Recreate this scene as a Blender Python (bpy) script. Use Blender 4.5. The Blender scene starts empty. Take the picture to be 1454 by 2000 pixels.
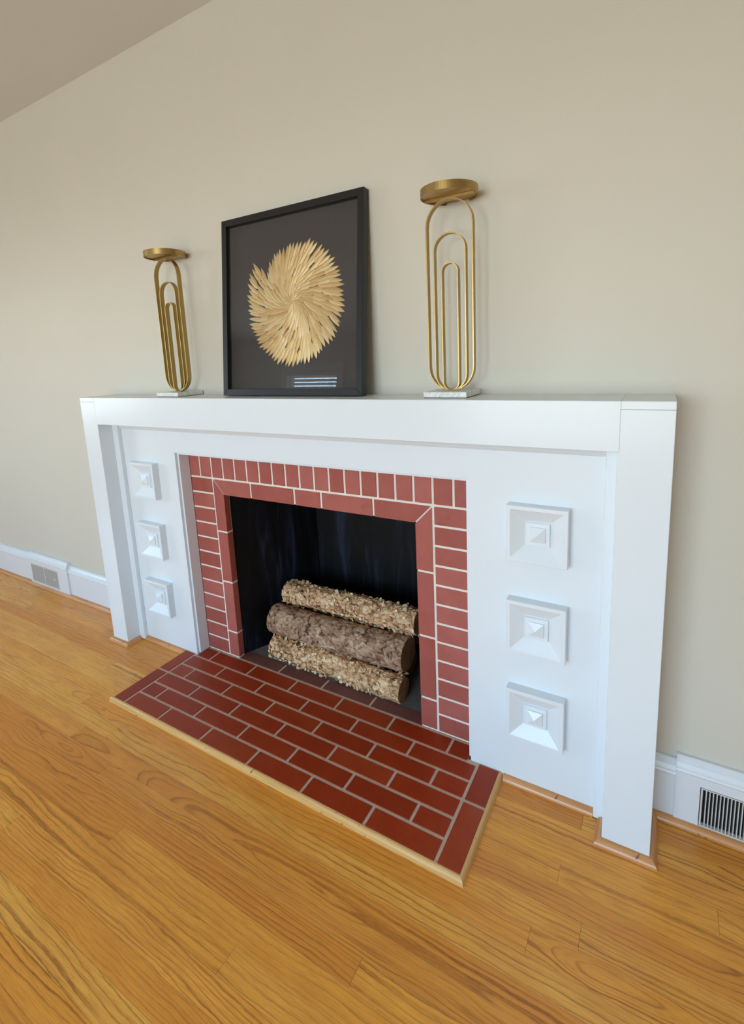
import bpy, bmesh, math, random
from mathutils import Matrix, Vector, noise

S = bpy.context.scene
COL = S.collection
random.seed(7)

# ------------------------------------------------------------------ camera
YAW, PITCH, ROLL = 0.53482, -0.17083, 0.04546
F_PX, PX, PY = 959.62, 726.24, 860.53
cam = bpy.data.cameras.new('camera')
cam.sensor_fit = 'VERTICAL'; cam.sensor_height = 36.0; cam.sensor_width = 36.0
cam.lens = F_PX / 2000.0 * 36.0
cam.shift_x = (727.0 - PX) / 2000.0
cam.shift_y = (PY - 1000.0) / 2000.0
cam.clip_start = 0.02
co = bpy.data.objects.new('camera', cam); COL.objects.link(co)
_R = Matrix.Rotation(YAW, 3, 'Z') @ Matrix.Rotation(PITCH, 3, 'X') @ Matrix.Rotation(ROLL, 3, 'Y')
_r, _f, _u = _R.col[0], _R.col[1], _R.col[2]
co.matrix_world = Matrix(((_r.x, _u.x, -_f.x, 1.05346), (_r.y, _u.y, -_f.y, -1.31973), (_r.z, _u.z, -_f.z, 1.24544), (0, 0, 0, 1)))
S.camera = co

# ------------------------------------------------------------------ light
S.view_settings.view_transform = 'Standard'
S.view_settings.look = 'None'
S.view_settings.gamma = 1.0
S.view_settings.use_curve_mapping = False
S.view_settings.exposure = 0.14
S.cycles.use_denoising = True
S.cycles.adaptive_threshold = 0.02
S.cycles.max_bounces = 7
S.cycles.diffuse_bounces = 4
S.cycles.sample_clamp_indirect = 6.0

# overcast-bright sky above the horizon, muted lawn and trees below it
SKY = 13.5
W = bpy.data.worlds.new('sky'); S.world = W; W.use_nodes = True
_t = W.node_tree; _bg = _t.nodes['Background']
_tc = _t.nodes.new('ShaderNodeTexCoord'); _sx = _t.nodes.new('ShaderNodeSeparateXYZ')
_t.links.new(_tc.outputs['Generated'], _sx.inputs[0])
_mr = _t.nodes.new('ShaderNodeMapRange'); _mr.inputs['From Min'].default_value = -0.25; _mr.inputs['From Max'].default_value = 0.75
_t.links.new(_sx.outputs['Z'], _mr.inputs['Value'])
_cr = _t.nodes.new('ShaderNodeValToRGB'); _e = _cr.color_ramp.elements
_e.new(0.5); _e.new(0.6)
for _k, (_p, _c) in enumerate(((0.20, (0.47, 0.50, 0.49)), (0.27, (0.93, 0.97, 0.97)), (0.42, (0.50, 0.75, 1.0)), (1.0, (0.34, 0.60, 1.0)))):
    _e[_k].position = _p; _e[_k].color = (*_c, 1)
_t.links.new(_mr.outputs[0], _cr.inputs[0]); _t.links.new(_cr.outputs[0], _bg.inputs[0])
_bg.inputs[1].default_value = SKY

ROOM_X0, ROOM_X1, ROOM_Y0 = -4.6, 3.0, -4.0
LW = (-2.95, -1.55, 0.65, 2.05)          # left wall window: y0 y1 z0 z1
FW1 = (-3.36, -2.54, 0.80, 1.94)         # front wall, window with blinds: x0 x1 z0 z1
FW2 = (-0.75, 1.35, 0.30, 2.05)          # front wall, wide window
def portal(name, loc, rot, sx, sy):
    l = bpy.data.lights.new(name, 'AREA'); l.shape = 'RECTANGLE'; l.size = sx; l.size_y = sy
    l.cycles.is_portal = True
    o = bpy.data.objects.new(name, l); o.location = loc; o.rotation_euler = rot; COL.objects.link(o)
    o['label'] = 'sky portal in a room window'; o['category'] = 'light'; o['kind'] = 'helper'
    return o
portal('window_daylight', (ROOM_X0 - 0.155, (LW[0]+LW[1])/2, (LW[2]+LW[3])/2), (0, -math.pi/2, 0), LW[3]-LW[2], LW[1]-LW[0])
for _w in (FW1, FW2):
    portal('window_daylight', ((_w[0]+_w[1])/2, ROOM_Y0 - 0.155, (_w[2]+_w[3])/2), (math.pi/2, 0, 0), _w[1]-_w[0], _w[3]-_w[2])

# ------------------------------------------------------------------ node helpers
def srgb(r, g, b):
    def f(c):
        c /= 255.0
        return c/12.92 if c <= 0.04045 else ((c+0.055)/1.055)**2.4
    return (f(r), f(g), f(b), 1.0)

class NT:
    def __init__(s, name):
        s.m = bpy.data.materials.new(name); s.m.use_nodes = True
        s.t = s.m.node_tree; s.n = s.t.nodes; s.l = s.t.links
        s.p = s.n['Principled BSDF']; s.out = s.n['Material Output']
    def new(s, typ, **kw):
        n = s.n.new(typ)
        for k, v in kw.items(): setattr(n, k, v)
        return n
    def set(s, sock, v):
        if isinstance(v, bpy.types.NodeSocket): s.l.new(v, sock)
        elif v is not None: sock.default_value = v
    def math(s, op, a, b=None, c=None, clamp=False):
        n = s.new('ShaderNodeMath', operation=op); n.use_clamp = clamp
        s.set(n.inputs[0], a); s.set(n.inputs[1], b)
        if c is not None: s.set(n.inputs[2], c)
        return n.outputs[0]
    def noise(s, vec, scale, detail=2.0, rough=0.5, dist=0.0, dim='3D'):
        n = s.new('ShaderNodeTexNoise', noise_dimensions=dim)
        s.set(n.inputs['Vector'], vec); n.inputs['Scale'].default_value = scale
        n.inputs['Detail'].default_value = detail; n.inputs['Roughness'].default_value = rough
        n.inputs['Distortion'].default_value = dist
        return n.outputs['Fac']
    def mapping(s, vec, scale=(1, 1, 1), loc=(0, 0, 0)):
        n = s.new('ShaderNodeMapping'); s.set(n.inputs[0], vec)
        s.set(n.inputs['Location'], loc); n.inputs['Scale'].default_value = scale
        return n.outputs[0]
    def ramp(s, fac, stops, interp='LINEAR'):
        n = s.new('ShaderNodeValToRGB'); n.color_ramp.interpolation = interp
        e = n.color_ramp.elements
        while len(e) < len(stops): e.new(0.5)
        for k, (pos, colr) in enumerate(stops):
            e[k].position = pos; e[k].color = colr if len(colr) == 4 else (*colr, 1)
        s.set(n.inputs[0], fac)
        return n.outputs[0]
    def mix(s, fac, a, b, typ='MIX'):
        n = s.new('ShaderNodeMix', data_type='RGBA', blend_type=typ)
        s.set(n.inputs[0], fac); s.set(n.inputs[6], a); s.set(n.inputs[7], b)
        return n.outputs[2]
    def obj(s): return s.new('ShaderNodeTexCoord').outputs['Object']
    def pos(s): return s.new('ShaderNodeNewGeometry').outputs['Position']
    def rnd(s): return s.new('ShaderNodeObjectInfo').outputs['Random']
    def white(s, v):
        n = s.new('ShaderNodeTexWhiteNoise', noise_dimensions='1D'); s.set(n.inputs['W'], v); return n.outputs['Value']
    def comb(s, x, y, z):
        n = s.new('ShaderNodeCombineXYZ'); s.set(n.inputs[0], x); s.set(n.inputs[1], y); s.set(n.inputs[2], z); return n.outputs[0]
    def sep(s, v):
        n = s.new('ShaderNodeSeparateXYZ'); s.set(n.inputs[0], v); return n.outputs
    def bump(s, h, strength, dist=0.001):
        n = s.new('ShaderNodeBump'); n.inputs['Strength'].default_value = strength; n.inputs['Distance'].default_value = dist
        s.set(n.inputs['Height'], h); s.l.new(n.outputs[0], s.p.inputs['Normal'])
    def base(s, c): s.set(s.p.inputs['Base Color'], c)
    def fin(s, rough=0.5, metal=0.0, spec=None, coat=None, coat_rough=0.1):
        s.set(s.p.inputs['Roughness'], rough); s.set(s.p.inputs['Metallic'], metal)
        if spec is not None: s.p.inputs['Specular IOR Level'].default_value = spec
        if coat is not None:
            s.p.inputs['Coat Weight'].default_value = coat; s.p.inputs['Coat Roughness'].default_value = coat_rough
        return s.m

M = {}
def mat_paint(name, c, rough, bump_scale, bump_str, vary=6):
    t = NT(name); g = t.pos()
    n = t.noise(g, 3.0, 3)
    a = srgb(*[max(0, x-vary) for x in c]); b = srgb(*[min(255, x+vary) for x in c])
    t.base(t.mix(n, a, b))
    h = t.noise(g, bump_scale, 3, 0.6)
    t.bump(h, bump_str, 0.002)
    return t.fin(rough)
M['wall'] = mat_paint('tan_wall_paint', (214, 207, 193), 0.55, 120, 0.12, 2)
M['ceiling'] = mat_paint('ceiling_paint', (222, 222, 218), 0.7, 90, 0.1, 2)

def mat_white(name, c, rough):
    t = NT(name); g = t.pos()
    n = t.noise(g, 5.0, 3)
    t.base(t.mix(n, srgb(c[0]-5, c[1]-4, c[2]-4), srgb(*c)))
    br = t.noise(t.mapping(g, (14, 60, 160)), 1.0, 4, 0.65)
    t.bump(t.math('ADD', br, t.math('MULTIPLY', t.noise(g, 220, 2), 0.5)), 0.16, 0.0012)
    t.p.inputs['Coat Weight'].default_value = 0.25; t.p.inputs['Coat Roughness'].default_value = 0.14
    return t.fin(rough)
M['white'] = mat_white('white_gloss_paint', (232, 236, 240), 0.36)
M['base_white'] = mat_white('white_baseboard_paint', (230, 231, 234), 0.4)

def mat_brick(name, c0, c1, c2, rough, coat, coat_rough=0.2, spec=0.5):
    t = NT(name); o = t.obj(); r = t.rnd()
    seed = t.comb(0, 0, t.math('MULTIPLY', r, 60.0))
    va = t.new('ShaderNodeVectorMath', operation='ADD'); t.set(va.inputs[0], o); t.set(va.inputs[1], seed)
    v = va.outputs[0]
    n = t.noise(v, 14, 4, 0.6)
    col = t.ramp(t.math('ADD', t.math('MULTIPLY', n, 0.6), t.math('MULTIPLY', r, 0.4)), [(0.25, srgb(*c0)), (0.5, srgb(*c1)), (0.75, srgb(*c2))])
    sp = t.noise(v, 900, 2, 0.5)
    col = t.mix(t.ramp(sp, [(0.28, (0.35,)*3), (0.36, (0, 0, 0))]), col, srgb(70, 26, 18))
    stain = t.noise(t.mapping(v, (9, 70, 9)), 1.0, 3, 0.6)
    col = t.mix(t.ramp(stain, [(0.66, (0, 0, 0)), (0.78, (0.45,)*3)]), col, srgb(64, 20, 12))
    t.base(col)
    t.bump(t.math('ADD', t.noise(v, 500, 3), t.math('MULTIPLY', t.noise(v, 30, 2), 0.6)), 0.18, 0.0008)
    return t.fin(t.math('ADD', t.math('MULTIPLY', n, 0.15), rough-0.07), spec=spec, coat=coat, coat_rough=coat_rough)
M['brick'] = mat_brick('red_surround_brick', (158, 76, 64), (168, 86, 74), (178, 98, 88), 0.55, 0.0)
M['hearth_brick'] = mat_brick('waxed_red_hearth_tile', (142, 42, 8), (154, 50, 10), (162, 62, 24), 0.48, 0.08, 0.2, 0.34)
M['dusty_brick'] = mat_brick('dusty_red_hearth_tile', (96, 50, 44), (108, 60, 52), (118, 72, 62), 0.7, 0.0)
def mat_simple(name, c, rough, ns=200, bs=0.2, vary=8, metal=0.0, spec=None):
    t = NT(name); g = t.obj()
    n = t.noise(g, ns*0.1, 3)
    t.base(t.mix(n, srgb(*[max(0, x-vary) for x in c]), srgb(*[min(255, x+vary) for x in c])))
    t.bump(t.noise(g, ns, 3), bs, 0.001)
    return t.fin(rough, metal, spec)
M['mortar'] = mat_simple('cream_mortar', (236, 222, 210), 0.85, 400, 0.4)
M['hearth_mortar'] = mat_simple('grey_tan_grout', (198, 170, 150), 0.8, 400, 0.4, 12)
M['ash_floor'] = mat_simple('ashy_concrete', (104, 96, 90), 0.9, 120, 0.5, 20)
M['dark_gap'] = mat_simple('gap_shade_black', (4, 4, 5), 0.9, 50, 0.0, 2)  # near-black colour paints the shade in the vent gaps; also colours the subfloor
M['vent'] = mat_simple('painted_vent_metal', (214, 208, 202), 0.45, 300, 0.05, 4)

def mat_firebox():
    t = NT('black_firebox_paint'); g = t.pos()
    st = t.noise(t.mapping(g, (9, 9, 1.1)), 1.6, 5, 0.65, 0.8)
    fl = t.noise(g, 26, 5, 0.7)
    streak_tint = t.ramp(st, [(0.46, srgb(2, 2, 3)), (0.56, srgb(11, 13, 21)), (0.66, srgb(34, 39, 54)), (0.76, srgb(10, 11, 17))])  # streaks in the black paint, tinted bluish to paint in a dim reflection
    scr = t.ramp(fl, [(0.70, (0, 0, 0)), (0.76, (0.5,)*3)])
    t.base(t.mix(scr, streak_tint, srgb(70, 70, 76)))
    t.bump(t.noise(g, 90, 4), 0.3, 0.002)
    return t.fin(0.55, spec=0.25)
M['firebox'] = mat_firebox()

def mat_oak_floor():
    t = NT('oak_strip_flooring'); o = t.obj(); r = t.rnd()
    x, y, z = t.sep(o)
    def R(k): return t.white(t.math('MULTIPLY', r, k))
    r1, r2, r3, r4, r5 = R(917.3), R(453.1), R(271.7), R(133.9), R(611.3)
    big = t.math('MULTIPLY', r, 97.0)
    v1 = t.comb(t.math('MULTIPLY', x, 1.7), t.math('MULTIPLY', y, 4.0), big)
    n1 = t.math('SUBTRACT', t.noise(v1, 1.0, 2, 0.5), 0.5)
    v2 = t.comb(t.math('MULTIPLY', x, 7.0), t.math('MULTIPLY', y, 22.0), big)
    n2 = t.math('SUBTRACT', t.noise(v2, 1.0, 2, 0.5), 0.5)
    yc = t.math('MULTIPLY', t.math('SUBTRACT', r1, 0.5), 0.16)
    d = t.math('ADD', t.math('ADD', t.math('MULTIPLY', t.math('SUBTRACT', r2, 0.35), 0.05),
               t.math('MULTIPLY', x, t.math('MULTIPLY', t.math('SUBTRACT', r3, 0.5), 0.10))), t.math('MULTIPLY', n1, 0.15))
    yy = t.math('ADD', t.math('SUBTRACT', y, yc), t.math('MULTIPLY', n2, 0.016))
    rr = t.math('SQRT', t.math('ADD', t.math('MULTIPLY', yy, yy), t.math('MULTIPLY', d, d)))
    rk = t.math('ADD', t.math('MULTIPLY', rr, t.math('MULTIPLY_ADD', R(787.7), 70.0, 60.0)), t.math('MULTIPLY', r5, 9.0))
    rk = t.math('ADD', rk, t.math('MULTIPLY', t.noise(t.comb(t.math('MULTIPLY', rk, 0.55), 0, big), 1.0, 2, 0.6), 2.6))
    rk = t.math('ADD', rk, t.math('MULTIPLY', t.noise(t.comb(t.math('MULTIPLY', x, 45.0), t.math('MULTIPLY', y, 160.0), big), 1.0, 2, 0.6), 0.22))
    area_ = t.noise(t.comb(t.math('MULTIPLY', x, 3.0), t.math('MULTIPLY', y, 26.0), t.math('ADD', big, 7.0)), 1.0, 2, 0.5)
    amt = t.math('MULTIPLY', t.ramp(area_, [(0.32, (0.30,)*3), (0.58, (1, 1, 1))]), t.math('MULTIPLY_ADD', R(333.1), 0.5, 0.6))
    ring = t.math('FRACT', rk)
    line = t.ramp(ring, [(0.0, (0.4,)*3), (0.06, (0.08,)*3), (0.25, (0, 0, 0)), (0.58, (0.03,)*3), (0.80, (0.35,)*3), (0.92, (1, 1, 1)), (0.97, (0.9,)*3), (1.0, (0.4,)*3)])
    pore = t.noise(t.comb(t.math('MULTIPLY', x, 16.0), t.math('MULTIPLY', y, 620.0), big), 1.0, 3, 0.7)
    pore2 = t.noise(t.comb(t.math('MULTIPLY', x, 60.0), t.math('MULTIPLY', y, 900.0), big), 1.0, 2, 0.6)
    tone = t.ramp(r4, [(0.0, srgb(252, 178, 70)), (0.3, srgb(244, 164, 58)), (0.55, srgb(253, 188, 84)), (0.8, srgb(230, 146, 50)), (1.0, srgb(250, 172, 68))])
    mott = t.noise(t.comb(t.math('MULTIPLY', x, 5.0), t.math('MULTIPLY', y, 16.0), big), 1.0, 3, 0.6)
    tone = t.mix(t.ramp(mott, [(0.35, (0.0,)*3), (0.75, (0.55,)*3)]), tone, srgb(214, 132, 48))
    tone = t.mix(t.ramp(pore, [(0.30, (0.6,)*3), (0.54, (0, 0, 0))]), tone, srgb(188, 116, 48))
    breakup = t.ramp(pore2, [(0.25, (1, 1, 1)), (0.75, (0.45,)*3)])
    lf = t.math('MULTIPLY', t.math('MULTIPLY', t.math('MULTIPLY', line, breakup), amt), 0.9, clamp=True)
    c = t.mix(lf, tone, srgb(132, 58, 6))
    knot = t.noise(t.comb(t.math('MULTIPLY', x, 9.0), t.math('MULTIPLY', y, 30.0), t.math('ADD', big, 31.0)), 1.0, 1, 0.4)
    c = t.mix(t.ramp(knot, [(0.76, (0, 0, 0)), (0.84, (0.5,)*3)]), c, srgb(104, 52, 18))
    t.base(c)
    t.bump(t.math('SUBTRACT', t.math('MULTIPLY', pore, 0.6), line), 0.05, 0.0006)
    return t.fin(t.math('ADD', 0.30, t.math('MULTIPLY', pore, 0.12)), spec=0.4, coat=0.12, coat_rough=0.2)
M['oak'] = mat_oak_floor()

def mat_trimwood(name, c0, c1, c2, axis):
    t = NT(name); o = t.obj(); r = t.rnd()
    sc = (6, 160, 160) if axis == 'x' else (160, 6, 160)
    v = t.mapping(o, sc, t.comb(t.math('MULTIPLY', r, 40.0), 0, 0))
    n = t.noise(v, 1.0, 4, 0.6)
    c = t.ramp(n, [(0.3, srgb(*c0)), (0.5, srgb(*c1)), (0.72, srgb(*c2))])
    sp = t.noise(o, 55, 1)
    c = t.mix(t.ramp(sp, [(0.74, (0, 0, 0)), (0.78, (0.8,)*3)]), c, srgb(110, 60, 24))
    t.base(c); t.bump(n, 0.08, 0.0008)
    return t.fin(0.35, coat=0.15)
for ax in 'xy':
    M['shoe_'+ax] = mat_trimwood('shoe_molding_wood_'+ax, (188, 122, 66), (208, 144, 88), (220, 160, 104), ax)
    M['edging_'+ax] = mat_trimwood('pale_edging_wood_'+ax, (206, 152, 84), (222, 172, 104), (230, 186, 122), ax)

def mat_brass():
    t = NT('brushed_antique_brass'); o = t.obj()
    n = t.noise(t.mapping(o, (40, 40, 900)), 1.0, 3, 0.6)
    t.base(t.mix(n, srgb(160, 132, 80), srgb(186, 158, 102)))
    t.bump(n, 0.05, 0.0004)
    return t.fin(t.math('ADD', 0.28, t.math('MULTIPLY', n, 0.12)), 1.0)
M['brass'] = mat_brass()
def mat_marble():
    t = NT('white_marble'); o = t.obj()
    n = t.noise(o, 18, 6, 0.6, 1.6)
    t.base(t.ramp(n, [(0.38, srgb(236, 234, 230)), (0.5, srgb(230, 228, 224)), (0.54, srgb(208, 206, 203)), (0.6, srgb(234, 232, 228))]))
    return t.fin(0.3)
M['marble'] = mat_marble()
M['felt'] = mat_simple('black_felt', (20, 20, 22), 0.9)
M['frame'] = mat_simple('black_satin_frame', (16, 16, 19), 0.38, 300, 0.05, 3)
M['backing'] = mat_simple('charcoal_backing_card', (56, 51, 53), 0.8, 300, 0.1, 3)
def mat_goldleaf():
    t = NT('gilded_leaf'); o = t.obj(); r = t.rnd()
    n = t.noise(t.mapping(o, (500, 1, 50)), 1.0, 3, 0.6)
    a = t.ramp(r, [(0.0, srgb(214, 178, 118)), (0.5, srgb(232, 200, 142)), (1.0, srgb(240, 214, 164))])
    t.base(t.mix(t.ramp(n, [(0.3, (0.5,)*3), (0.55, (0, 0, 0))]), a, srgb(160, 118, 60)))
    t.bump(n, 0.25, 0.0006)
    return t.fin(0.45, 0.35)
M['gold'] = mat_goldleaf()

def mat_pane(name, tint, rough=0.0):
    t = NT(name)
    lw = t.new('ShaderNodeLayerWeight'); lw.inputs[0].default_value = 0.5
    sch = t.math('MULTIPLY_ADD', t.math('POWER', lw.outputs['Facing'], 5.0), 0.96, 0.04)
    tr = t.new('ShaderNodeBsdfTransparent'); tr.inputs[0].default_value = (*tint, 1)
    gl = t.new('ShaderNodeBsdfGlossy'); gl.inputs['Roughness'].default_value = rough
    mx = t.new('ShaderNodeMixShader')
    t.l.new(sch, mx.inputs[0]); t.l.new(tr.outputs[0], mx.inputs[1]); t.l.new(gl.outputs[0], mx.inputs[2])
    t.l.new(mx.outputs[0], t.out.inputs[0])
    return t.m
M['glass'] = mat_pane('picture_glass', (0.98, 0.98, 0.98))
M['pane'] = mat_pane('window_glass', (0.95, 0.97, 0.97))

def mat_bark(name, lo, mid, hi, tip):
    t = NT(name); o = t.obj()
    at = t.new('ShaderNodeAttribute', attribute_name='bark').outputs['Fac']
    n = t.noise(o, 60, 5, 0.7)
    n2 = t.noise(t.mapping(o, (9, 30, 30)), 1.0, 4, 0.6)
    f = t.math('ADD', at, t.math('MULTIPLY', t.math('SUBTRACT', n, 0.5), 0.55))
    c = t.ramp(f, [(0.08, srgb(*lo)), (0.32, srgb(*mid)), (0.62, srgb(*hi)), (0.95, srgb(*tip))])
    c = t.mix(t.ramp(n2, [(0.45, (0, 0, 0)), (0.72, (0.5,)*3)]), c, srgb(*mid))
    t.base(c); t.bump(t.noise(o, 260, 4, 0.7), 0.6, 0.002)
    return t.fin(0.8)
M['bark_pale'] = mat_bark('pale_peeling_bark', (56, 32, 18), (160, 112, 74), (226, 182, 134), (250, 226, 190))
M['bark_brown'] = mat_bark('brown_scaly_bark', (40, 24, 16), (140, 100, 74), (186, 150, 118), (206, 188, 166))
def mat_endgrain():
    t = NT('sawn_log_end'); o = t.obj()
    x, y, z = t.sep(o)
    rr = t.math('SQRT', t.math('ADD', t.math('MULTIPLY', y, y), t.math('MULTIPLY', z, z)))
    rr = t.math('ADD', rr, t.math('MULTIPLY', t.noise(o, 30, 2), 0.006))
    w = t.math('SINE', t.math('MULTIPLY', rr, 1500.0))
    t.base(t.mix(t.math('MULTIPLY_ADD', w, 0.4, 0.5), srgb(128, 84, 46), srgb(172, 122, 72)))
    return t.fin(0.85)
M['endgrain'] = mat_endgrain()
M['blind'] = mat_simple('white_blind_slat', (226, 226, 224), 0.5, 100, 0.02, 2)

# ------------------------------------------------------------------ mesh helpers
def tag(o, label=None, cat=None, group=None, kind=None):
    if label: o['label'] = label
    if cat: o['category'] = cat
    if group: o['group'] = group
    if kind: o['kind'] = kind
    return o
def empty(name, loc=(0, 0, 0)):
    o = bpy.data.objects.new(name, None); o.location = loc; o.empty_display_size = 0.05; COL.objects.link(o); return o
def absloc(o):
    v = Vector((0, 0, 0))
    while o is not None:
        v = v + Vector(o.location); o = o.parent
    return v
def link(name, me, mat, parent=None, loc=(0, 0, 0), rot=None, local=False):
    """loc is a world position unless local; parents carry no rotation except the picture (local)."""
    o = bpy.data.objects.new(name, me)
    if mat is not None and len(me.materials) == 0: me.materials.append(M[mat] if isinstance(mat, str) else mat)
    if parent is not None:
        o.parent = parent
        o.location = Vector(loc) if local else Vector(loc) - absloc(parent)
    else: o.location = loc
    if rot: o.rotation_euler = rot
    COL.objects.link(o); return o
_cache = {}
def boxmesh(dx, dy, dz, bev, mat):
    k = (round(dx, 5), round(dy, 5), round(dz, 5), bev, mat)
    if k in _cache: return _cache[k]
    bm = bmesh.new(); bmesh.ops.create_cube(bm, size=1.0)
    bmesh.ops.scale(bm, vec=(dx, dy, dz), verts=bm.verts)
    if bev > 0: bmesh.ops.bevel(bm, geom=list(bm.edges), offset=bev, segments=1, affect='EDGES', clamp_overlap=True)
    me = bpy.data.meshes.new('box'); bm.to_mesh(me); bm.free()
    me.materials.append(M[mat]); _cache[k] = me
    return me
def box(name, x0, x1, y0, y1, z0, z1, mat, parent=None, bev=0.001):
    return link(name, boxmesh(x1-x0, y1-y0, z1-z0, bev, mat), mat, parent, ((x0+x1)/2, (y0+y1)/2, (z0+z1)/2))
def pymesh(name, verts, faces, mat, parent=None, loc=(0, 0, 0), smooth=False, rot=None, local=False):
    me = bpy.data.meshes.new(name); me.from_pydata([tuple(v) for v in verts], [], faces); me.update()
    bm = bmesh.new(); bm.from_mesh(me); bmesh.ops.recalc_face_normals(bm, faces=bm.faces); bm.to_mesh(me); bm.free()
    if smooth:
        for p in me.polygons: p.use_smooth = True
    return link(name, me, mat, parent, loc, rot, local)
def boxes_mesh(bxs, mat, name):
    vs, fs = [], []
    for (x0, x1, y0, y1, z0, z1) in bxs:
        b = len(vs)
        vs += [(x0,y0,z0),(x1,y0,z0),(x1,y1,z0),(x0,y1,z0),(x0,y0,z1),(x1,y0,z1),(x1,y1,z1),(x0,y1,z1)]
        fs += [tuple(b+i for i in f) for f in ((0,3,2,1),(4,5,6,7),(0,1,5,4),(1,2,6,5),(2,3,7,6),(3,0,4,7))]
    me = bpy.data.meshes.new(name); me.from_pydata(vs, [], fs); me.update(); me.materials.append(M[mat]); return me
def prism(name, poly, axis, a0, a1, mat, parent=None, skew0=None, skew1=None, smooth=False):
    """poly: list of 2-D points (u, v) swept along axis from a0 to a1; skew*: per-point shift along the axis at that end (mitre)."""
    n = len(poly); vs = []
    for end, a, sk in ((0, a0, skew0), (1, a1, skew1)):
        for k, (u, v) in enumerate(poly):
            s = a + (sk[k] if sk else 0)
            vs.append((s, u, v) if axis == 'x' else (u, s, v))
    c = Vector((sum(v[0] for v in vs), sum(v[1] for v in vs), sum(v[2] for v in vs)))/len(vs)
    vs = [Vector(v)-c for v in vs]
    fs = [tuple(range(n)), tuple(range(2*n-1, n-1, -1))] + [(k, (k+1) % n, (k+1) % n+n, k+n) for k in range(n)]
    o = pymesh(name, vs, fs, mat, parent, c)
    return o

def outline(name, poly, ya, yb, mat, parent, bev):
    n_ = len(poly); c = (sum(p[0] for p in poly)/n_, sum(p[1] for p in poly)/n_)
    vs = [(p[0]-c[0], 0, p[1]-c[1]) for p in poly] + [(p[0]-c[0], yb-ya, p[1]-c[1]) for p in poly]
    fs = [tuple(range(n_)), tuple(range(2*n_-1, n_-1, -1))]+[(k, (k+1) % n_, (k+1) % n_+n_, k+n_) for k in range(n_)]
    o = pymesh(name, vs, fs, mat, parent, (c[0], ya, c[1]))
    md = o.modifiers.new('edge', 'BEVEL'); md.width = bev; md.segments = 1; md.limit_method = 'ANGLE'
    return o

# ------------------------------------------------------------------ measured geometry
WALL = 0.0305            # y of the fireplace wall; y = 0 is the brick face
HC = 2.418
XL, XLI, XRI, XR = -1.0845, -0.9795, 0.9786, 1.0851
FR = -0.1387             # front of mantel frame
PN = -0.060              # front of inner panel
H, ZI = 1.1255, 1.0126
OL, OR_, OZ = -0.611, 0.6076, 0.8993
BL, BR, BZ = -0.4213, 0.4159, 0.7291
ML, MR, MZ = -0.4787, 0.4757, 0.7913
HZ = 0.018

# ------------------------------------------------------------------ room shell
T = 0.15
def wall(name, bxs, label):
    me = boxes_mesh(bxs, 'wall', name)
    return tag(link(name, me, 'wall'), label, 'wall', None, 'structure')
wall('wall_back', [(ROOM_X0, -0.46, WALL, WALL+T, 0, HC), (0.455, ROOM_X1, WALL, WALL+T, 0, HC), (-0.46, 0.455, WALL, WALL+T, 0.80, HC)],
     'tan painted wall behind the fireplace')
wall('wall_right', [(ROOM_X1, ROOM_X1+T, ROOM_Y0, WALL+T, 0, HC)], 'plain tan wall closing the room on the right')
y0, y1, z0, z1 = LW
wall('wall_left', [(ROOM_X0-T, ROOM_X0, ROOM_Y0, y0, 0, HC), (ROOM_X0-T, ROOM_X0, y1, WALL+T, 0, HC), (ROOM_X0-T, ROOM_X0, y0, y1, 0, z0), (ROOM_X0-T, ROOM_X0, y0, y1, z1, HC)],
     'tan wall on the left with a large window')
a, b = FW1, FW2
wall('wall_front', [(ROOM_X0, a[0], ROOM_Y0-T, ROOM_Y0, 0, HC), (a[1], b[0], ROOM_Y0-T, ROOM_Y0, 0, HC), (b[1], ROOM_X1, ROOM_Y0-T, ROOM_Y0, 0, HC),
     (a[0], a[1], ROOM_Y0-T, ROOM_Y0, 0, a[2]), (a[0], a[1], ROOM_Y0-T, ROOM_Y0, a[3], HC),
     (b[0], b[1], ROOM_Y0-T, ROOM_Y0, 0, b[2]), (b[0], b[1], ROOM_Y0-T, ROOM_Y0, b[3], HC)], 'tan wall opposite the fireplace with two windows')
me = boxes_mesh([(ROOM_X0-T, ROOM_X1+T, ROOM_Y0-T, WALL+T, HC, HC+0.1)], 'ceiling', 'ceiling')
tag(link('ceiling', me, 'ceiling'), 'flat beige painted ceiling', 'ceiling', None, 'structure')

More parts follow.
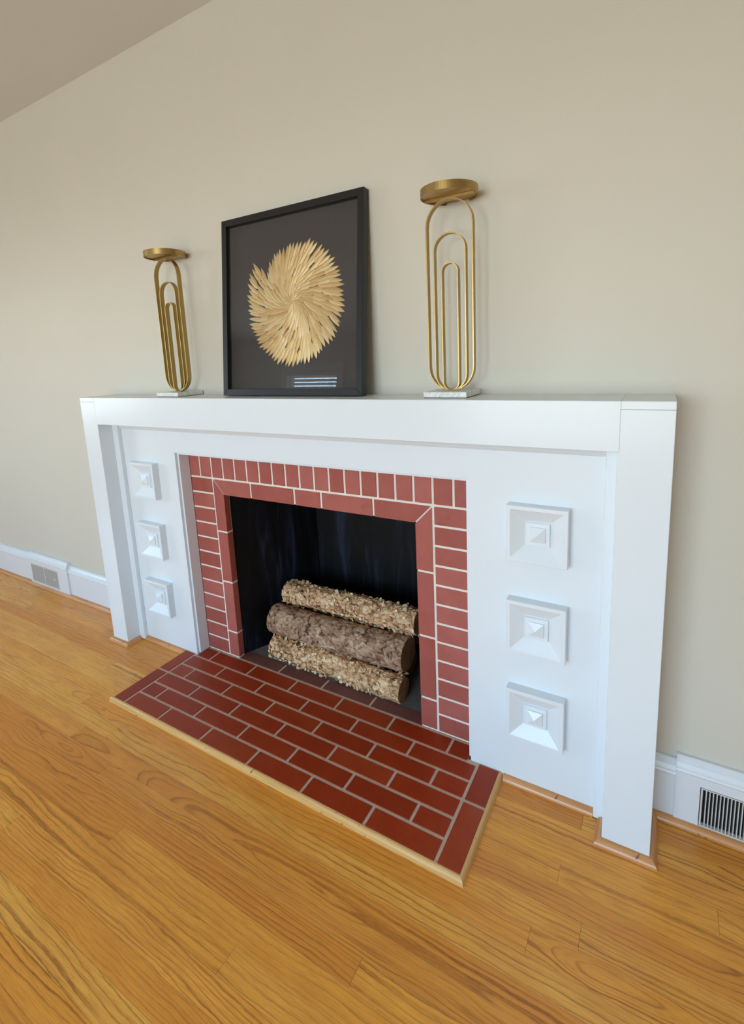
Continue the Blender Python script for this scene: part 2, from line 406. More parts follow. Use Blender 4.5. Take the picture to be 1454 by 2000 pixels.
# windows (seen only mirrored in the picture glass and as light)
def window(name, label, along, c0, c1, z0, z1, at, depth_sign, muntins, blinds=0):
    w = tag(empty(name, ((c0+c1)/2, at, z0) if along == 'x' else (at, (c0+c1)/2, z0)), label, 'window', None, 'structure')
    def bb(nm, u0, u1, d0, d1, za, zb, mat, bev=0.002):
        d0, d1 = sorted((at+d0*depth_sign, at+d1*depth_sign))
        if along == 'x': return box(nm, u0, u1, d0, d1, za, zb, mat, w, bev)
        return box(nm, d0, d1, u0, u1, za, zb, mat, w, bev)
    cs = 0.10
    bb('casing', c0-cs, c0, -0.02, 0, z0-0.02, z1+cs, 'base_white'); bb('casing', c1, c1+cs, -0.02, 0, z0-0.02, z1+cs, 'base_white')
    bb('head_casing', c0, c1, -0.02, 0, z1, z1+cs, 'base_white'); bb('sill', c0-cs-0.02, c1+cs+0.02, -0.05, 0.02, z0-0.04, z0-0.02, 'base_white')
    f = 0.045
    bb('stile', c0, c0+f, 0.06, 0.10, z0, z1, 'base_white'); bb('stile', c1-f, c1, 0.06, 0.10, z0, z1, 'base_white')
    bb('rail', c0+f, c1-f, 0.06, 0.10, z0, z0+f, 'base_white'); bb('rail', c0+f, c1-f, 0.06, 0.10, z1-f, z1, 'base_white')
    bb('meeting_rail', c0+f, c1-f, 0.06, 0.10, (z0+z1)/2-0.02, (z0+z1)/2+0.02, 'base_white')
    for k in range(1, muntins+1):
        u = c0+(c1-c0)*k/(muntins+1); bb('muntin', u-0.012, u+0.012, 0.065, 0.095, z0+f, z1-f, 'base_white')
    bb('pane', c0+f, c1-f, 0.078, 0.082, z0+f, z1-f, 'pane', 0)
    for k in range(blinds):
        zz = z1-0.06-k*0.05
        if zz < z0+0.03: break
        s = bb('slat', c0+0.01, c1-0.01, 0.012, 0.052, zz-0.001, zz+0.001, 'blind', 0)
        s.rotation_euler = (-0.95*depth_sign, 0, 0) if along == 'x' else (0, 0.5, 0)
    if blinds: bb('head_rail', c0+0.005, c1-0.005, 0.005, 0.055, z1-0.045, z1, 'blind')
window('window_1', 'tall white-framed window on the left wall', 'y', LW[0], LW[1], LW[2], LW[3], ROOM_X0, -1, 2)
window('window_2', 'white-cased window with slatted blinds mirrored in the picture glass', 'x', FW1[0], FW1[1], FW1[2], FW1[3], ROOM_Y0, -1, 0, 30)
window('window_3', 'wide low white-framed window opposite the fireplace', 'x', FW2[0], FW2[1], FW2[2], FW2[3], ROOM_Y0, -1, 2)

# floor: subfloor + individual oak strips
PW, Y_REF = 0.05665, -0.184
me = boxes_mesh([(ROOM_X0-T, ROOM_X1+T, ROOM_Y0-T, WALL+T, -0.08, -0.0185)], 'dark_gap', 'floor')
floor = tag(link('floor', me, 'dark_gap'), 'golden oak strip floor with strong cathedral grain', 'floor', None, 'structure')
KNOWN = {0: 1.218, 4: 0.865, 6: -0.645, 7: -0.402, 8: 0.57, 9: -0.162, 10: 0.317, 11: -0.461}
rng = random.Random(21)
rest = []
for k in range(-4, 68):
    ya, yb = Y_REF-PW*(k+1), Y_REF-PW*k
    if yb > WALL: yb = WALL
    cuts = []
    x = KNOWN.get(k, rng.uniform(-3.2, -0.6) if k < 19 else rng.uniform(-1, 1))
    cuts.append(x); c = x
    while True:
        c += rng.uniform(0.75, 2.1) if k not in KNOWN else rng.uniform(1.2, 2.2)
        if c > ROOM_X1-0.3: break
        cuts.append(c)
    c = x
    while True:
        c -= rng.uniform(0.75, 2.1) if k not in KNOWN else rng.uniform(1.2, 2.2)
        if c < ROOM_X0+0.3: break
        cuts.append(c)
    cuts = [ROOM_X0]+sorted(cuts)+[ROOM_X1]
    for xa, xb in zip(cuts[:-1], cuts[1:]):
        g = 0.0002
        dz = 0.0
        if k < 19: box('plank', xa+g, xb-g, ya+g, yb-g, -0.018, dz, 'oak', floor, 0.0002)
        else: rest.append((xa+g, xb-g, ya+g, yb-g, -0.018, dz))
o = link('plank_field', boxes_mesh(rest, 'oak', 'plank_field'), 'oak', floor); o['kind'] = 'stuff'

# baseboards with moulded cap; both step out around a wall vent
BT = 0.0191
BY = WALL-BT
cap = [(0, 0), (-0.0, 0.0), ]
def baseboard(name, label, segs, ends):
    root = tag(empty(name, ((segs[0][0]+segs[-1][1])/2, WALL, 0)), label, 'baseboard', None, 'structure')
    for (xa, xb, out, top, hole) in segs:
        yf = BY-out
        if hole:
            hx0, hx1, hz0, hz1 = hole
            vs = boxes_mesh([(xa, hx0, yf, WALL, 0, top-0.04), (hx1, xb, yf, WALL, 0, top-0.04), (hx0, hx1, yf, WALL, 0, hz0), (hx0, hx1, yf, WALL, hz1, top-0.04)], 'base_white', 'board')
            link('board', vs, 'base_white', root, (0, 0, 0))
        else: box('board', xa, xb, yf, WALL, 0, top-0.04, 'base_white', root, 0.0008)
        prof = [(WALL, top-0.04), (yf-0.002, top-0.04), (yf-0.004, top-0.036), (yf-0.002, top-0.031), (yf-0.001, top-0.026), (yf+0.003, top-0.016),
                (yf+0.009, top-0.008), (yf+0.010, top-0.002), (yf+0.012, top), (WALL, top)]
        prism('cap_molding', prof, 'x', xa, xb, 'base_white', root)
    return root
baseboard('baseboard_left', 'white baseboard along the wall left of the fireplace, stepped out around a vent',
          [(ROOM_X0, -2.125, 0, 0.183, None), (-2.125, -1.715, 0.008, 0.200, (-2.105, -1.815, 0.022, 0.132)), (-1.715, XL, 0, 0.181, None)], None)
baseboard('baseboard_right', 'white moulded baseboard along the wall right of the fireplace, stepped up around a vent',
          [(XR, 1.136, 0, 0.178, None), (1.136, 1.56, 0.003, 0.1965, (1.190, 1.478, 0.017, 0.130)), (1.56, ROOM_X1, 0, 0.178, None)], None)

# ------------------------------------------------------------------ shoe moulding (quarter round)
Q, QH = 0.017, 0.0165
QP = [(0, 0)] + [(Q*math.sin(t*math.pi/2/5), QH*math.cos(t*math.pi/2/5)) for t in range(6)]
_tn = [0]
def shoe(axis, a0, a1, line, sign, m0, m1, label):
    _tn[0] += 1
    poly = [(line+sign*u, v) for u, v in QP]
    sk0 = [m0*u for u, v in QP]; sk1 = [m1*u for u, v in QP]
    o = prism('trim_%d' % _tn[0], poly, axis, a0, a1, 'shoe_'+axis, None, sk0, sk1)
    return tag(o, label, 'trim', None, 'structure')
shoe('x', ROOM_X0, XL, BY-0.0, -1, 0, 0, 'wooden shoe moulding along the left baseboard')
shoe('y', FR, BY, XL, -1, -1, 0, 'wooden shoe moulding on the outer side of the left mantel post')
shoe('x', XL, XLI, FR, -1, -1, 1, 'wooden shoe moulding across the front of the left mantel post')
shoe('y', FR, -0.080, XLI, 1, -1, 0, 'wooden shoe moulding on the inner side of the left mantel post')
shoe('x', -0.944, -0.682, PN, -1, 0, 0, 'wooden shoe moulding under the left white panel')
shoe('x', 0.7085, 0.951, PN, -1, 0, 0, 'wooden shoe moulding under the right white panel')
shoe('y', FR, -0.080, XRI, -1, -1, 0, 'wooden shoe moulding on the inner side of the right mantel post')
shoe('x', XRI, XR, FR, -1, -1, 1, 'wooden shoe moulding across the front of the right mantel post')
shoe('y', FR, BY, XR, 1, -1, 0, 'wooden shoe moulding on the outer side of the right mantel post')
shoe('x', XR, ROOM_X1, BY-0.0, -1, 0, 0, 'wooden shoe moulding along the right baseboard')

# ------------------------------------------------------------------ mantel
mantel = tag(empty('fireplace_mantel', (0, FR/2, 0)), 'white painted wooden fireplace mantel with square carved blocks on each side', 'mantel')
box('header', XLI-0.004, XRI+0.004, FR, WALL, ZI, H, 'white', mantel, 0.0012)
for (xa, xb) in ((XL, XLI), (XRI, XR)):
    xa2, xb2 = (xa, xb-0.004) if xa < 0 else (xa+0.004, xb)
    zc = H-0.0188
    if xa < 0: pl = [(xa, 0), (xb, 0), (xb, ZI), (xb2, ZI), (xb2, zc), (xa, zc)]
    else: pl = [(xa, 0), (xb, 0), (xb, zc), (xa2, zc), (xa2, ZI), (xa, ZI)]
    outline('post', pl, FR, WALL, 'white', mantel, 0.001)
    box('cap', xa2, xb2, FR, WALL, H-0.0185, H, 'white', mantel, 0.0012)
# inner panel with the opening for the brick
outline('panel', [(XLI, 0), (OL, 0), (OL, OZ), (OR_, OZ), (OR_, 0), (XRI, 0), (XRI, ZI), (XLI, ZI)], PN, 0.0, 'white', mantel, 0.0008)
box('stop', XLI, -0.9445, -0.078, PN, 0.004, ZI, 'white', mantel, 0.0015)
box('stop', 0.952, XRI, -0.078, PN, 0.004, ZI, 'white', mantel, 0.0015)
prism('stop', [(-0.078, ZI), (-0.076, ZI-0.004), (PN-0.002, ZI-0.027), (PN, ZI-0.028), (PN, ZI)], 'x', -0.9445, 0.952, 'white', mantel)
LN = 0.0085
box('opening_liner', OL, OL+LN, -0.0485, 0.0, HZ, OZ, 'white', mantel, 0.0008)
box('opening_liner', OR_-LN, OR_, -0.0485, 0.0, HZ, OZ, 'white', mantel, 0.0008)
box('opening_liner', OL+LN, OR_-LN, -0.0485, 0.0, OZ-LN, OZ, 'white', mantel, 0.0008)
# carved square block: raised square with a sunk bevel, a square ledge and a small pyramid
def carved_block():
    s = 0.0765
    rings = [(s, 0.0), (s, 0.0285), (s-0.0012, 0.030), (0.0665, 0.030), (0.0645, 0.0285), (0.0318, 0.0085), (0.0305, 0.0085), (0.0302, 0.0145), (0.0205, 0.0145)]
    vs, fs = [], []
    for (r, d) in rings: vs += [(-r, -d, -r), (r, -d, -r), (r, -d, r), (-r, -d, r)]
    for k in range(len(rings)-1):
        for j in range(4): fs.append((4*k+j, 4*k+(j+1) % 4, 4*k+4+(j+1) % 4, 4*k+4+j))
    fs.append((0, 3, 2, 1))
    n = len(rings)-1; fs.append((4*n, 4*n+1, 4*n+2, 4*n+3))
    return vs, fs
def pyramid():
    rings = [(0.0195, 0.0), (0.0195, 0.0055), (0.0182, 0.006)]
    vs, fs = [], []
    for (r, d) in rings: vs += [(-r, -d, -r), (r, -d, -r), (r, -d, r), (-r, -d, r)]
    for k in range(2):
        for j in range(4): fs.append((4*k+j, 4*k+(j+1) % 4, 4*k+4+(j+1) % 4, 4*k+4+j))
    fs.append((0, 3, 2, 1)); vs.append((0, -0.0150, 0))
    for j in range(4): fs.append((8+j, 8+(j+1) % 4, 12))
    return vs, fs
bv, bf = carved_block(); pv, pf = pyramid()
blk = pyr = None
for cx in (-0.799, 0.7985):
    for cz in (0.7725, 0.5080, 0.2440):
        if blk is None:
            b_ = pymesh('carved_block', bv, bf, 'white', mantel, (cx, PN, cz)); blk = b_.data
            p_ = pymesh('pyramid_boss', pv, pf, 'white', b_, (cx, PN-0.0145, cz)); pyr = p_.data
        else:
            b_ = link('carved_block', blk, 'white', mantel, (cx, PN, cz)); link('pyramid_boss', pyr, 'white', b_, (cx, PN-0.0145, cz))

# ------------------------------------------------------------------ brick surround
sur = tag(empty('brick_surround', (0, 0.015, HZ)), 'red brick surround with cream joints framing the firebox opening', 'brick surround')
G = 0.0078   # joint
XA, XB = OL+LN, OR_-LN
box('mortar_bed', XA, BL-0.002, 0.0025, WALL, HZ-0.003, OZ-0.0005, 'mortar', sur, 0)
box('mortar_bed', BR+0.002, XB, 0.0025, WALL, HZ-0.003, OZ-0.0005, 'mortar', sur, 0)
box('mortar_bed', BL-0.002, BR+0.002, 0.0025, WALL, BZ+0.002, OZ-0.0005, 'mortar', sur, 0)
def brick(x0, x1, z0, z1, yb=0.026): return box('brick', x0, x1, 0.0, yb, z0, z1, 'brick', sur, 0.0012)
g = G/2
# soldier course
n = 15
xs = [XA, ML-0.066, ML] + [ML+(MR-ML)*k/n for k in range(1, n+1)] + [MR+0.0665, XB]
for k in range(len(xs)-1):
    x0_ = xs[k]+(g if k else 0.0005); x1_ = xs[k+1]-(g if k < len(xs)-2 else 0.0005)
    brick(x0_, x1_, MZ+g, OZ-0.0015)
# headers at both sides
zs = [HZ+0.001] + [HZ+(MZ-HZ)*k/12 for k in range(1, 13)]
for k in range(12):
    za, zb = zs[k]+(g if k else 0.003), zs[k+1]-g
    brick(XA+0.0005, ML-g, za, zb); brick(MR+g, XB-0.0005, za, zb)
# ring of stretchers with mitred corners; jamb bricks return into the opening
def mitre(poly):
    return prism_y('brick', poly, 0.0, 0.026)
def prism_y(name, poly, ya, yb):
    n_ = len(poly); c = (sum(p[0] for p in poly)/n_, sum(p[1] for p in poly)/n_)
    vs = [(p[0]-c[0], 0, p[1]-c[1]) for p in poly] + [(p[0]-c[0], yb-ya, p[1]-c[1]) for p in poly]
    fs = [tuple(range(n_)), tuple(range(2*n_-1, n_-1, -1))]+[(k, (k+1) % n_, (k+1) % n_+n_, k+n_) for k in range(n_)]
    return pymesh(name, vs, fs, 'brick', sur, (c[0], ya, c[1]))
tj = [-0.2744, -0.0623, 0.0563, 0.2661]
for a_, b_ in zip(tj[:-1], tj[1:]): brick(a_+g, b_-g, BZ, MZ-g, 0.030)
q = g*0.9
mitre([(ML+g+q, MZ-g), (tj[0]-g, MZ-g), (tj[0]-g, BZ), (BL+q, BZ)])
mitre([(tj[-1]+g, MZ-g), (MR-g-q, MZ-g), (BR-q, BZ), (tj[-1]+g, BZ)])
lz = [HZ+0.004-g, 0.1303, 0.3536, 0.5712]
rz = [HZ+0.004-g, 0.1266, 0.3487, 0.5713]
for a_, b_ in zip(lz[:-1], lz[1:]): brick(ML+g, BL, a_+g, b_-g, 0.030)
for a_, b_ in zip(rz[:-1], rz[1:]): brick(BR, MR-g, a_+g, b_-g, 0.030)
mitre([(ML+g, lz[-1]+g), (BL, lz[-1]+g), (BL, BZ-q), (ML+g, MZ-g-q)])
mitre([(BR, rz[-1]+g), (MR-g, rz[-1]+g), (MR-g, MZ-g-q), (BR, BZ-q)])

# ------------------------------------------------------------------ hearth
L = 0.2127
PH_, H1 = 0.0648, 0.0723
h3l, h3r, h4l, h4r = -0.6178, 0.6324, -0.6787, 0.6958
HF = -H1-5*PH_
hearth = tag(empty('hearth', (0, -0.2, 0)), 'low red tile hearth with running-bond bricks and pale wood edging', 'hearth')
box('mortar_bed', h4l, h4r, HF, -0.0605, 0.0, HZ-0.0016, 'hearth_mortar', hearth, 0)
box('mortar_bed', XA, XB, -0.0605, -0.0002, 0.0, HZ-0.0016, 'hearth_mortar', hearth, 0)
box('mortar_bed', BL, BR, -0.0002, 0.052, 0.0, HZ-0.0016, 'hearth_mortar', hearth, 0)
GH = 0.0085; gh = GH/2
def hb(x0, x1, y0, y1, m='hearth_brick'): return box('brick', x0, x1, y0, y1, 0.001, HZ, m, hearth, 0.0012)
for row in range(2, 7):
    yf, yb = -H1-(row-1)*PH_+gh, -H1-(row-2)*PH_-gh
    if row == 6: yf = HF+0.0005
    xs = [h3l]+[L*i for i in ((-2, -1, 0, 1, 2) if row % 2 == 0 else (-2.5, -1.5, -0.5, 0.5, 1.5, 2.5))]+[h3r]
    for a_, b_ in zip(xs[:-1], xs[1:]): hb(a_+gh, b_-gh, yf, yb)
# row inside the panel reveal, and the dusty row under the opening
xs = [XA+0.0005-gh]+[L*i for i in (-2.5, -1.5, -0.5, 0.5, 1.5, 2.5)]+[XB-0.0005+gh]
for a_, b_ in zip(xs[:-1], xs[1:]): hb(a_+gh, b_-gh, -H1+gh, -0.0085)
xs = [BL+0.001-gh, -0.2115, 0.0, 0.2115, BR-0.001+gh]
for a_, b_ in zip(xs[:-1], xs[1:]): hb(a_+gh, b_-gh, 0.0005, 0.052, 'dusty_brick')
# side columns: one short, one long
ym = -H1-2*PH_
for (xa, xb) in ((h4l+0.0005, h3l-gh), (h3r+gh, h4r-0.0005)):
    hb(xa, xb, ym+gh, -H1+0.0085); hb(xa, xb, HF+0.0005, ym-gh)
EP = [(0.0, 0.0), (0.0, HZ-0.0003), (0.005, HZ-0.001), (0.0085, HZ-0.004), (0.0112, 0.009), (0.0125, 0.0)]
prism('edging', [(HF-u, v) for u, v in EP], 'x', h4l-0.014, h4r, 'edging_x', hearth, None, [u for u, v in EP])
prism('edging', [(h4r+u, v) for u, v in EP], 'y', HF, PN-0.001, 'edging_y', hearth, [-u for u, v in EP], None)

# ------------------------------------------------------------------ firebox
fb = tag(empty('firebox', (0, 0.2, 0.0)), 'black painted firebox with splayed sides behind the brick opening', 'firebox')
FBY, FBX = 0.39, 0.268
def slab(name, a, b, t, z0, z1, mat):
    a, b = Vector((*a, 0)), Vector((*b, 0)); d = (b-a).normalized(); nrm = Vector((-d.y, d.x, 0))*t
    ps = [a, b, b+nrm, a+nrm]; c = (a+b)/2
    vs = [p-c+Vector((0, 0, z)) for z in (z0, z1) for p in ps]
    return pymesh(name, vs, [(0, 1, 2, 3), (7, 6, 5, 4), (0, 1, 5, 4), (1, 2, 6, 5), (2, 3, 7, 6), (3, 0, 4, 7)], mat, fb, c)
slab('side_panel', (BL-0.006, WALL+0.0005), (-FBX, FBY), 0.03, 0.0, 0.95, 'firebox')
slab('side_panel', (BR+0.006, WALL+0.0005), (FBX, FBY), -0.03, 0.0, 0.95, 'firebox')
box('back_panel', -FBX-0.05, FBX+0.05, FBY, FBY+0.03, 0.0, 0.95, 'firebox', fb, 0)
box('top_panel', BL-0.05, BR+0.05, WALL, FBY+0.03, 0.95, 0.98, 'firebox', fb, 0)
box('lintel_back', BL, BR, WALL+0.001, WALL+0.02, BZ+0.004, 0.95, 'firebox', fb, 0)
box('ash_bed', BL-0.002, BR+0.002, 0.0525, FBY, 0.0, HZ-0.002, 'ash_floor', fb, 0)

# ------------------------------------------------------------------ logs
def log(name, label, x0, x1, cy, cz, rad, barkmat, seed, plate, amp, flakes, tilt=(0, 0), curl=1.0, crack=(17, 30, 0.2)):
    rnd = random.Random(seed)
    root = tag(empty(name, ((x0+x1)/2, cy, cz)), label, 'log', 'firewood logs in the firebox')
    NX, NA = 300, 130
    Lg = x1-x0; vs, fs, val = [], [], []
    off = Vector((seed*3.1, seed*1.7, 0))
    for i in range(NX+1):
        x = -Lg/2+Lg*i/NX
        bend = 0.004*math.sin(x*5+seed)
        for j in range(NA):
            a = 2*math.pi*j/NA
            base = Vector((x, math.cos(a), math.sin(a)))
            pu = Vector((x*plate[0], math.cos(a)*rad*plate[1], math.sin(a)*rad*plate[1]))+off
            wob = Vector((noise.noise(pu*1.7), noise.noise(pu*1.7+Vector((9, 0, 0))), noise.noise(pu*1.7+Vector((0, 9, 0)))))*0.55
            ds, ps = noise.voronoi(pu+wob)
            edge = min(1.0, (ds[1]-ds[0])*3.2)
            ch = noise.cell(ps[0]*7.3)
            cu = noise.noise(pu*2.9+Vector((4, 4, 4)))
            f = 0.05+0.55*edge**0.4*(0.75+0.25*ch)+0.22*cu+0.22*noise.noise(pu*0.45+Vector((2, 7, 1)))+0.18+0.16*noise.noise(pu*6.1)
            cd, _cp = noise.voronoi(Vector((x*crack[0], math.cos(a)*rad*crack[1], math.sin(a)*rad*crack[1]))+off*1.3+wob*0.6)
            f -= crack[2]*max(0.0, 1.0-(cd[1]-cd[0])/0.11)
            low = noise.noise(Vector((x*5, math.cos(a), math.sin(a)))+off)
            r = rad*(1+0.035*low)-amp+amp*1.5*f+(0.0022*noise.noise(pu*4.7)+0.0016*noise.noise(pu*11))*curl
            if i in (0, NX): r -= amp*0.6
            vs.append((x+rnd.uniform(-0.0008, 0.0008), r*math.cos(a)+bend, r*math.sin(a)+bend*0.4)); val.append(max(0.0, min(1.0, f)))
    for i in range(NX):
        for j in range(NA):
            fs.append((i*NA+j, i*NA+(j+1) % NA, (i+1)*NA+(j+1) % NA, (i+1)*NA+j))
    me = bpy.data.meshes.new('bark'); me.from_pydata(vs, [], fs); me.update()
    at = me.attributes.new('bark', 'FLOAT', 'POINT'); at.data.foreach_set('value', val)
    for p in me.polygons: p.use_smooth = True
    bark = link('bark', me, barkmat, root, (root.location))
    # cut ends
    for i, sx in ((0, -1), (NX, 1)):
        ring = [Vector(vs[i*NA+j]) for j in range(NA)]
        c = sum(ring, Vector())/NA
        ve = [c-c+Vector((sx*0.001, 0, 0))] + [p-c for p in ring]
        pymesh('cut_end', ve, [(0, 1+j, 1+(j+1) % NA) for j in range(NA)], 'endgrain', root, Vector(root.location)+c)
    # loose curls of bark
    if flakes:
        fv, ff, va = [], [], []
        for _ in range(flakes):
            x = rnd.uniform(-Lg/2+0.006, Lg/2-0.006); a = rnd.uniform(0, 2*math.pi)
            k = rnd.random()
            if noise.noise(Vector((x*9, math.cos(a)*1.2, math.sin(a)*1.2))+off) < 0.02 and k < 0.8: continue
            w, h = rnd.uniform(0.005, 0.020)*(0.7+k*0.6), rnd.uniform(0.005, 0.018)
            lift = rnd.uniform(0.3, 1.3)*curl
            er = Vector((0, math.cos(a), math.sin(a))); et = Vector((0, -math.sin(a), math.cos(a))); ex = Vector((1, 0, 0))
            th = rnd.uniform(0, math.pi*2); u = ex*math.cos(th)+et*math.sin(th); v = -ex*math.sin(th)+et*math.cos(th)
            p0 = Vector((x, 0, 0))+er*(rad*(1+0.01)+amp*0.15)
            b = len(fv); nseg = 3; fcol = rnd.uniform(0.3, 0.85)
            for s in range(nseg+1):
                q_ = s/nseg
                up = er*(lift*h*0.55*q_**1.6); half = w/2*(1-0.35*q_)*rnd.uniform(0.75, 1.1)
                mid = p0+v*(h*q_*(1-0.15*q_*lift))+up
                for sg in (-1, 1):
                    d_ = mid+u*(half*sg)
                    fv.append(d_-er*(0.12*abs(half))); va.append(fcol+0.25*q_)
            for s in range(nseg): ff.append((b+2*s, b+2*s+1, b+2*s+3, b+2*s+2))
        # thickness
        nv = len(fv)
        me = bpy.data.meshes.new('bark_curls'); me.from_pydata([tuple(v) for v in fv], [], ff); me.update()
        at = me.attributes.new('bark', 'FLOAT', 'POINT'); at.data.foreach_set('value', va)
        o_ = link('bark_curls', me, barkmat, root, root.location); o_['kind'] = 'stuff'
        md = o_.modifiers.new('thick', 'SOLIDIFY'); md.thickness = 0.0007
    root.rotation_euler = (0, tilt[0], tilt[1])
    return root
FLR = HZ-0.002
log('firewood_log', 'pale peeling log at the bottom front of the stack', -0.298, 0.312, 0.084, FLR+0.0475, 0.0455, 'bark_pale', 3, (17, 34), 0.0036, 1000, (0.0, -0.008))
log('firewood_log', 'thick grey-brown scaly log in the middle of the stack', -0.330, 0.302, 0.141, 0.158, 0.0625, 'bark_brown', 5, (24, 34), 0.0030, 70, (-0.012, 0.0), 0.5, (15, 26, 0.36))
log('firewood_log', 'pale curled-bark log on top of the stack', -0.308, 0.318, 0.207, 0.2545, 0.0475, 'bark_pale', 8, (20, 38), 0.0038, 1200, (-0.016, 0.0))
log('firewood_log', 'dark log lying on the ash at the back of the stack', -0.28, 0.27, 0.229, FLR+0.052, 0.050, 'bark_brown', 11, (38, 52), 0.0022, 0)
log('firewood_log', 'upper dark log at the back of the stack, under the top log', -0.25, 0.27, 0.306, 0.156, 0.050, 'bark_brown', 13, (38, 52), 0.0022, 0)

# ------------------------------------------------------------------ candle holders
def band(hw, h, z0, t=0.003, dep=0.018, seg=14):
    path = []
    for k in range(seg+1):
        a = math.pi*k/seg; path.append((hw*math.cos(a), h-hw+hw*math.sin(a), math.cos(a), math.sin(a)))
    for k in range(seg+1):
        a = math.pi+math.pi*k/seg; path.append((hw*math.cos(a), hw+hw*math.sin(a), math.cos(a), math.sin(a)))
    vs, fs = [], []; n_ = len(path)
    for (x, z, nx, nz) in path:
        for (o_, y) in ((0, -dep/2), (0, dep/2), (-t, dep/2), (-t, -dep/2)):
            vs.append((x+nx*o_, y, z0+z+nz*o_))
    for k in range(n_):
        for j in range(4):
            fs.append((4*k+j, 4*k+(j+1) % 4, 4*((k+1) % n_)+(j+1) % 4, 4*((k+1) % n_)+j))
    return vs, fs
def lathe(prof, seg=64):
    vs, fs = [], []
    n_ = len(prof)
    for k in range(seg):
        a = 2*math.pi*k/seg
        for (r, z) in prof: vs.append((r*math.cos(a), r*math.sin(a), z))
    for k in range(seg):
        k2 = (k+1) % seg
        for j in range(n_-1): fs.append((k*n_+j, k2*n_+j, k2*n_+j+1, k*n_+j+1))
    return vs, fs
def candle_holder(x, label, yaw):
    y = WALL-0.004-0.0606
    root = tag(empty('candle_holder', (x, y, H)), label, 'candle holder', 'brass candle holders on the mantel')
    sz, bh = 0.0606, 0.0163
    bs = box('base', x-sz, x+sz, y-sz, y+sz, H+0.0015, H+bh, 'marble', root, 0.001)
    box('felt_pad', x-sz+0.001, x+sz-0.001, y-sz+0.001, y+sz-0.001, H, H+0.0015, 'felt', bs, 0)
    for hw, h in ((0.065, 0.4965), (0.045, 0.413), (0.0238, 0.338)):
        vs, fs = band(hw, h, 0)
        pymesh('loop', vs, fs, 'brass', root, (x, y, H+bh-0.0005))
    zt = H+bh+0.496
    box('cross_bar', x-0.068, x+0.068, y-0.0015, y+0.0015, zt-0.001, zt+0.007, 'brass', root, 0.0004)
    box('foot_weld', x-0.006, x+0.006, y-0.008, y+0.008, H+bh-0.0005, H+bh+0.004, 'brass', root, 0.001)
    R_ = 0.0745
    prof = [(0.0001, 0.004), (R_-0.0025, 0.004), (R_-0.0025, 0.0), (R_, 0.0), (R_, 0.0195), (R_-0.0025, 0.0195), (R_-0.0025, 0.007), (0.0001, 0.007)]
    vs, fs = lathe(prof)
    o_ = pymesh('plate', vs, fs, 'brass', root, (x, y, zt+0.003))
    root.rotation_euler = (0, 0, yaw)
    return root
candle_holder(-0.5693, 'brass nested-loop candle holder on a marble base left of the black framed picture', 0.008)
candle_holder(0.5581, 'brass nested-loop candle holder on a marble base right of the black framed picture', 0.012)

# ------------------------------------------------------------------ framed picture leaning on the wall
LEAN, PW_, PHT, PT = 0.1085, 0.5838, 0.6059, 0.0275
PXX = -0.3011
py0 = WALL-PHT*math.sin(LEAN)-PT*math.cos(LEAN)-0.0005
pic = tag(empty('framed_picture', (PXX, py0, H+0.0031)), 'black framed picture of a gold leaf spiral leaning against the wall', 'picture')
pic.rotation_euler = (-LEAN, 0, 0)
fw = 0.0225
def rail(name, quad):
    # quad: outer a, outer b, inner b, inner a (x, z); front bevelled slightly inward
    vs = []
    for (x, z) in quad: vs.append((x, 0.0, z))
    for (x, z) in quad: vs.append((x, PT, z))
    c = sum((Vector(v) for v in vs), Vector())/8
    vs = [Vector(v)-c for v in vs]
    fs = [(0, 1, 2, 3), (7, 6, 5, 4), (0, 1, 5, 4), (1, 2, 6, 5), (2, 3, 7, 6), (3, 0, 4, 7)]
    o_ = pymesh(name, vs, fs, 'frame', pic, c, local=True)
    md = o_.modifiers.new('edge', 'BEVEL'); md.width = 0.0008; md.segments = 1
w_, h_ = PW_, PHT
rail('frame_rail', [(0, 0), (w_, 0), (w_-fw, fw), (fw, fw)])
rail('frame_rail', [(w_, 0), (w_, h_), (w_-fw, h_-fw), (w_-fw, fw)])
rail('frame_rail', [(w_, h_), (0, h_), (fw, h_-fw), (w_-fw, h_-fw)])
rail('frame_rail', [(0, h_), (0, 0), (fw, fw), (fw, h_-fw)])
link('glass', boxmesh(w_-2*fw, 0.002, h_-2*fw, 0, 'glass'), 'glass', pic, (w_/2, 0.008, h_/2), local=True)
back = link('backing', boxmesh(w_-2*fw, 0.004, h_-2*fw, 0, 'backing'), 'backing', pic, (w_/2, 0.0225, h_/2), local=True)
# one gilded leaf: pointed blade with a raised midrib, x across, z along, y out of the card (negative)
def leafmesh():
    n_ = 6; vs, fs = [], []
    for k in range(n_+1):
        q_ = k/n_; wd = 0.5*math.sin(math.pi*min(1.0, 0.10+0.90*q_)**0.85)**0.75 if 0 < k < n_ else (0.12 if k == 0 else 0.0)
        lift = -0.05*math.sin(math.pi*q_)
        vs += [(-wd, 0.0+lift*0.2, q_-0.5), (0, -0.22*wd*2+lift, q_-0.5), (wd, 0.0+lift*0.2, q_-0.5)]
    for k in range(n_):
        for j in range(2): fs.append((3*k+j, 3*k+j+1, 3*k+3+j+1, 3*k+3+j))
    me = bpy.data.meshes.new('leaf'); me.from_pydata(vs, [], fs); me.update(); me.materials.append(M['gold']); return me
leaf_me = leafmesh()
CX, CZ = 0.307, 0.302
RT = [(0, .165), (.04, .184), (.1, .194), (.15, .2), (.2, .208), (.3, .203), (.5, .201), (.7, .209), (.8, .202), (.9, .207), (.95, .222), (1, .238)]
def rout(t):
    for (a, b), (c, d) in zip(RT[:-1], RT[1:]):
        if t <= c: return b+(d-b)*(t-a)/(c-a)
    return RT[-1][1]
rl = random.Random(4)
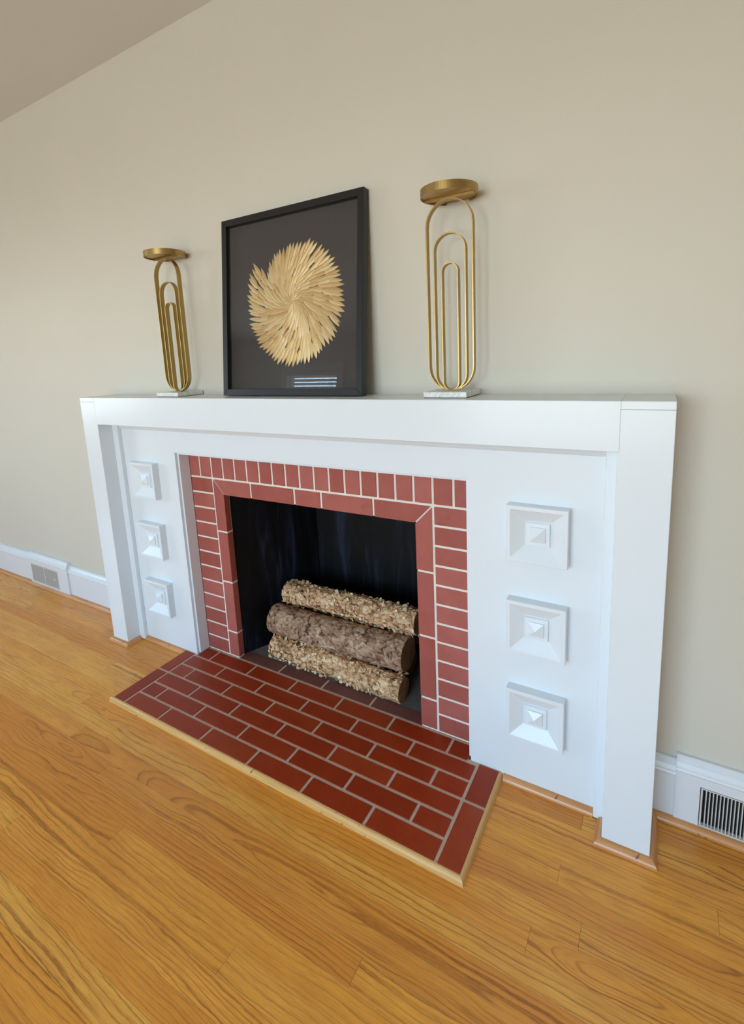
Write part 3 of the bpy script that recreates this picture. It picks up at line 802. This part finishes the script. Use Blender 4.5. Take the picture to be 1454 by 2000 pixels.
rings = [(1.0, 78), (0.83, 64), (0.66, 52), (0.50, 40), (0.34, 28), (0.21, 16)]
for ri, (fr_, cnt) in enumerate(rings):
    for k in range(cnt):
        t = (k+rl.uniform(-0.15, 0.15)+0.5*(ri % 2))/cnt; t = min(max(t, 0), 1)
        ang = math.radians(135)-2*math.pi*t
        tip = rout(t)*fr_*rl.uniform(0.965, 1.02)
        ln = (0.062 if ri < 4 else 0.05 if ri == 4 else 0.043)*rl.uniform(0.9, 1.1)
        wd = (0.0162 if ri < 4 else 0.0135)*rl.uniform(0.85, 1.1)
        sw = math.radians(-16+rl.uniform(-6, 6)) if ri < 5 else math.radians(-6)
        d = ang+sw
        tx, tz = CX+tip*math.cos(ang), CZ+tip*math.sin(ang)
        cx, cz = tx-math.cos(d)*ln/2, tz-math.sin(d)*ln/2
        yy = 0.0200-0.0011*ri-rl.uniform(0, 0.0009)
        o_ = link('leaf', leaf_me, 'gold', back, (cx-w_/2, yy-0.0225, cz-h_/2), local=True)
        o_.rotation_euler = (rl.uniform(-0.03, 0.01), rl.uniform(-0.12, 0.12)*0+math.pi/2-d, 0)
        o_.scale = (wd, 0.012, ln)

# ------------------------------------------------------------------ wall vents
def vent(label, xc0, xc1, z0, z1, yf, lever_x):
    root = tag(empty('wall_vent', ((xc0+xc1)/2, yf, z0)), label, 'vent')
    box('frame_bar', xc0, xc1, yf-0.002, yf+0.010, z0-0.0, z0+0.004, 'vent', root, 0.0005)
    box('frame_bar', xc0, xc1, yf-0.001, yf+0.010, z1-0.003, z1, 'vent', root, 0.0005)
    box('frame_bar', xc0, xc0+0.004, yf-0.001, yf+0.010, z0+0.004, z1-0.003, 'vent', root, 0.0005)
    box('frame_bar', xc1-0.004, xc1, yf-0.001, yf+0.010, z0+0.004, z1-0.003, 'vent', root, 0.0005)
    xm = (xc0+xc1)/2
    box('divider', xm-0.004, xm+0.004, yf-0.001, yf+0.010, z0+0.004, z1-0.003, 'vent', root, 0.0005)
    box('duct_shade_block', xc0, xc1, yf+0.0105, WALL-0.0005, z0, z1, 'dark_gap', root, 0)  # solid block behind the slats, its black stands in for shade inside
    n_ = 18
    for (a_, b_) in ((xc0+0.004, xm-0.004), (xm+0.004, xc1-0.004)):
        for k in range(1, n_):
            u = a_+(b_-a_)*k/n_
            box('slat', u-0.0011, u+0.0011, yf, yf+0.010, z0+0.004, z1-0.003, 'vent', root, 0)
    lv = box('lever', lever_x-0.003, lever_x+0.003, yf-0.010, yf+0.004, z0+0.055, z0+0.064, 'base_white', root, 0.001)
vent('white register vent with angled fins in the left baseboard', -2.103, -1.817, 0.024, 0.130, BY-0.008, -1.84)
vent('white slatted register vent in the right baseboard', 1.192, 1.476, 0.0175, 0.1285, BY-0.003, 1.46)
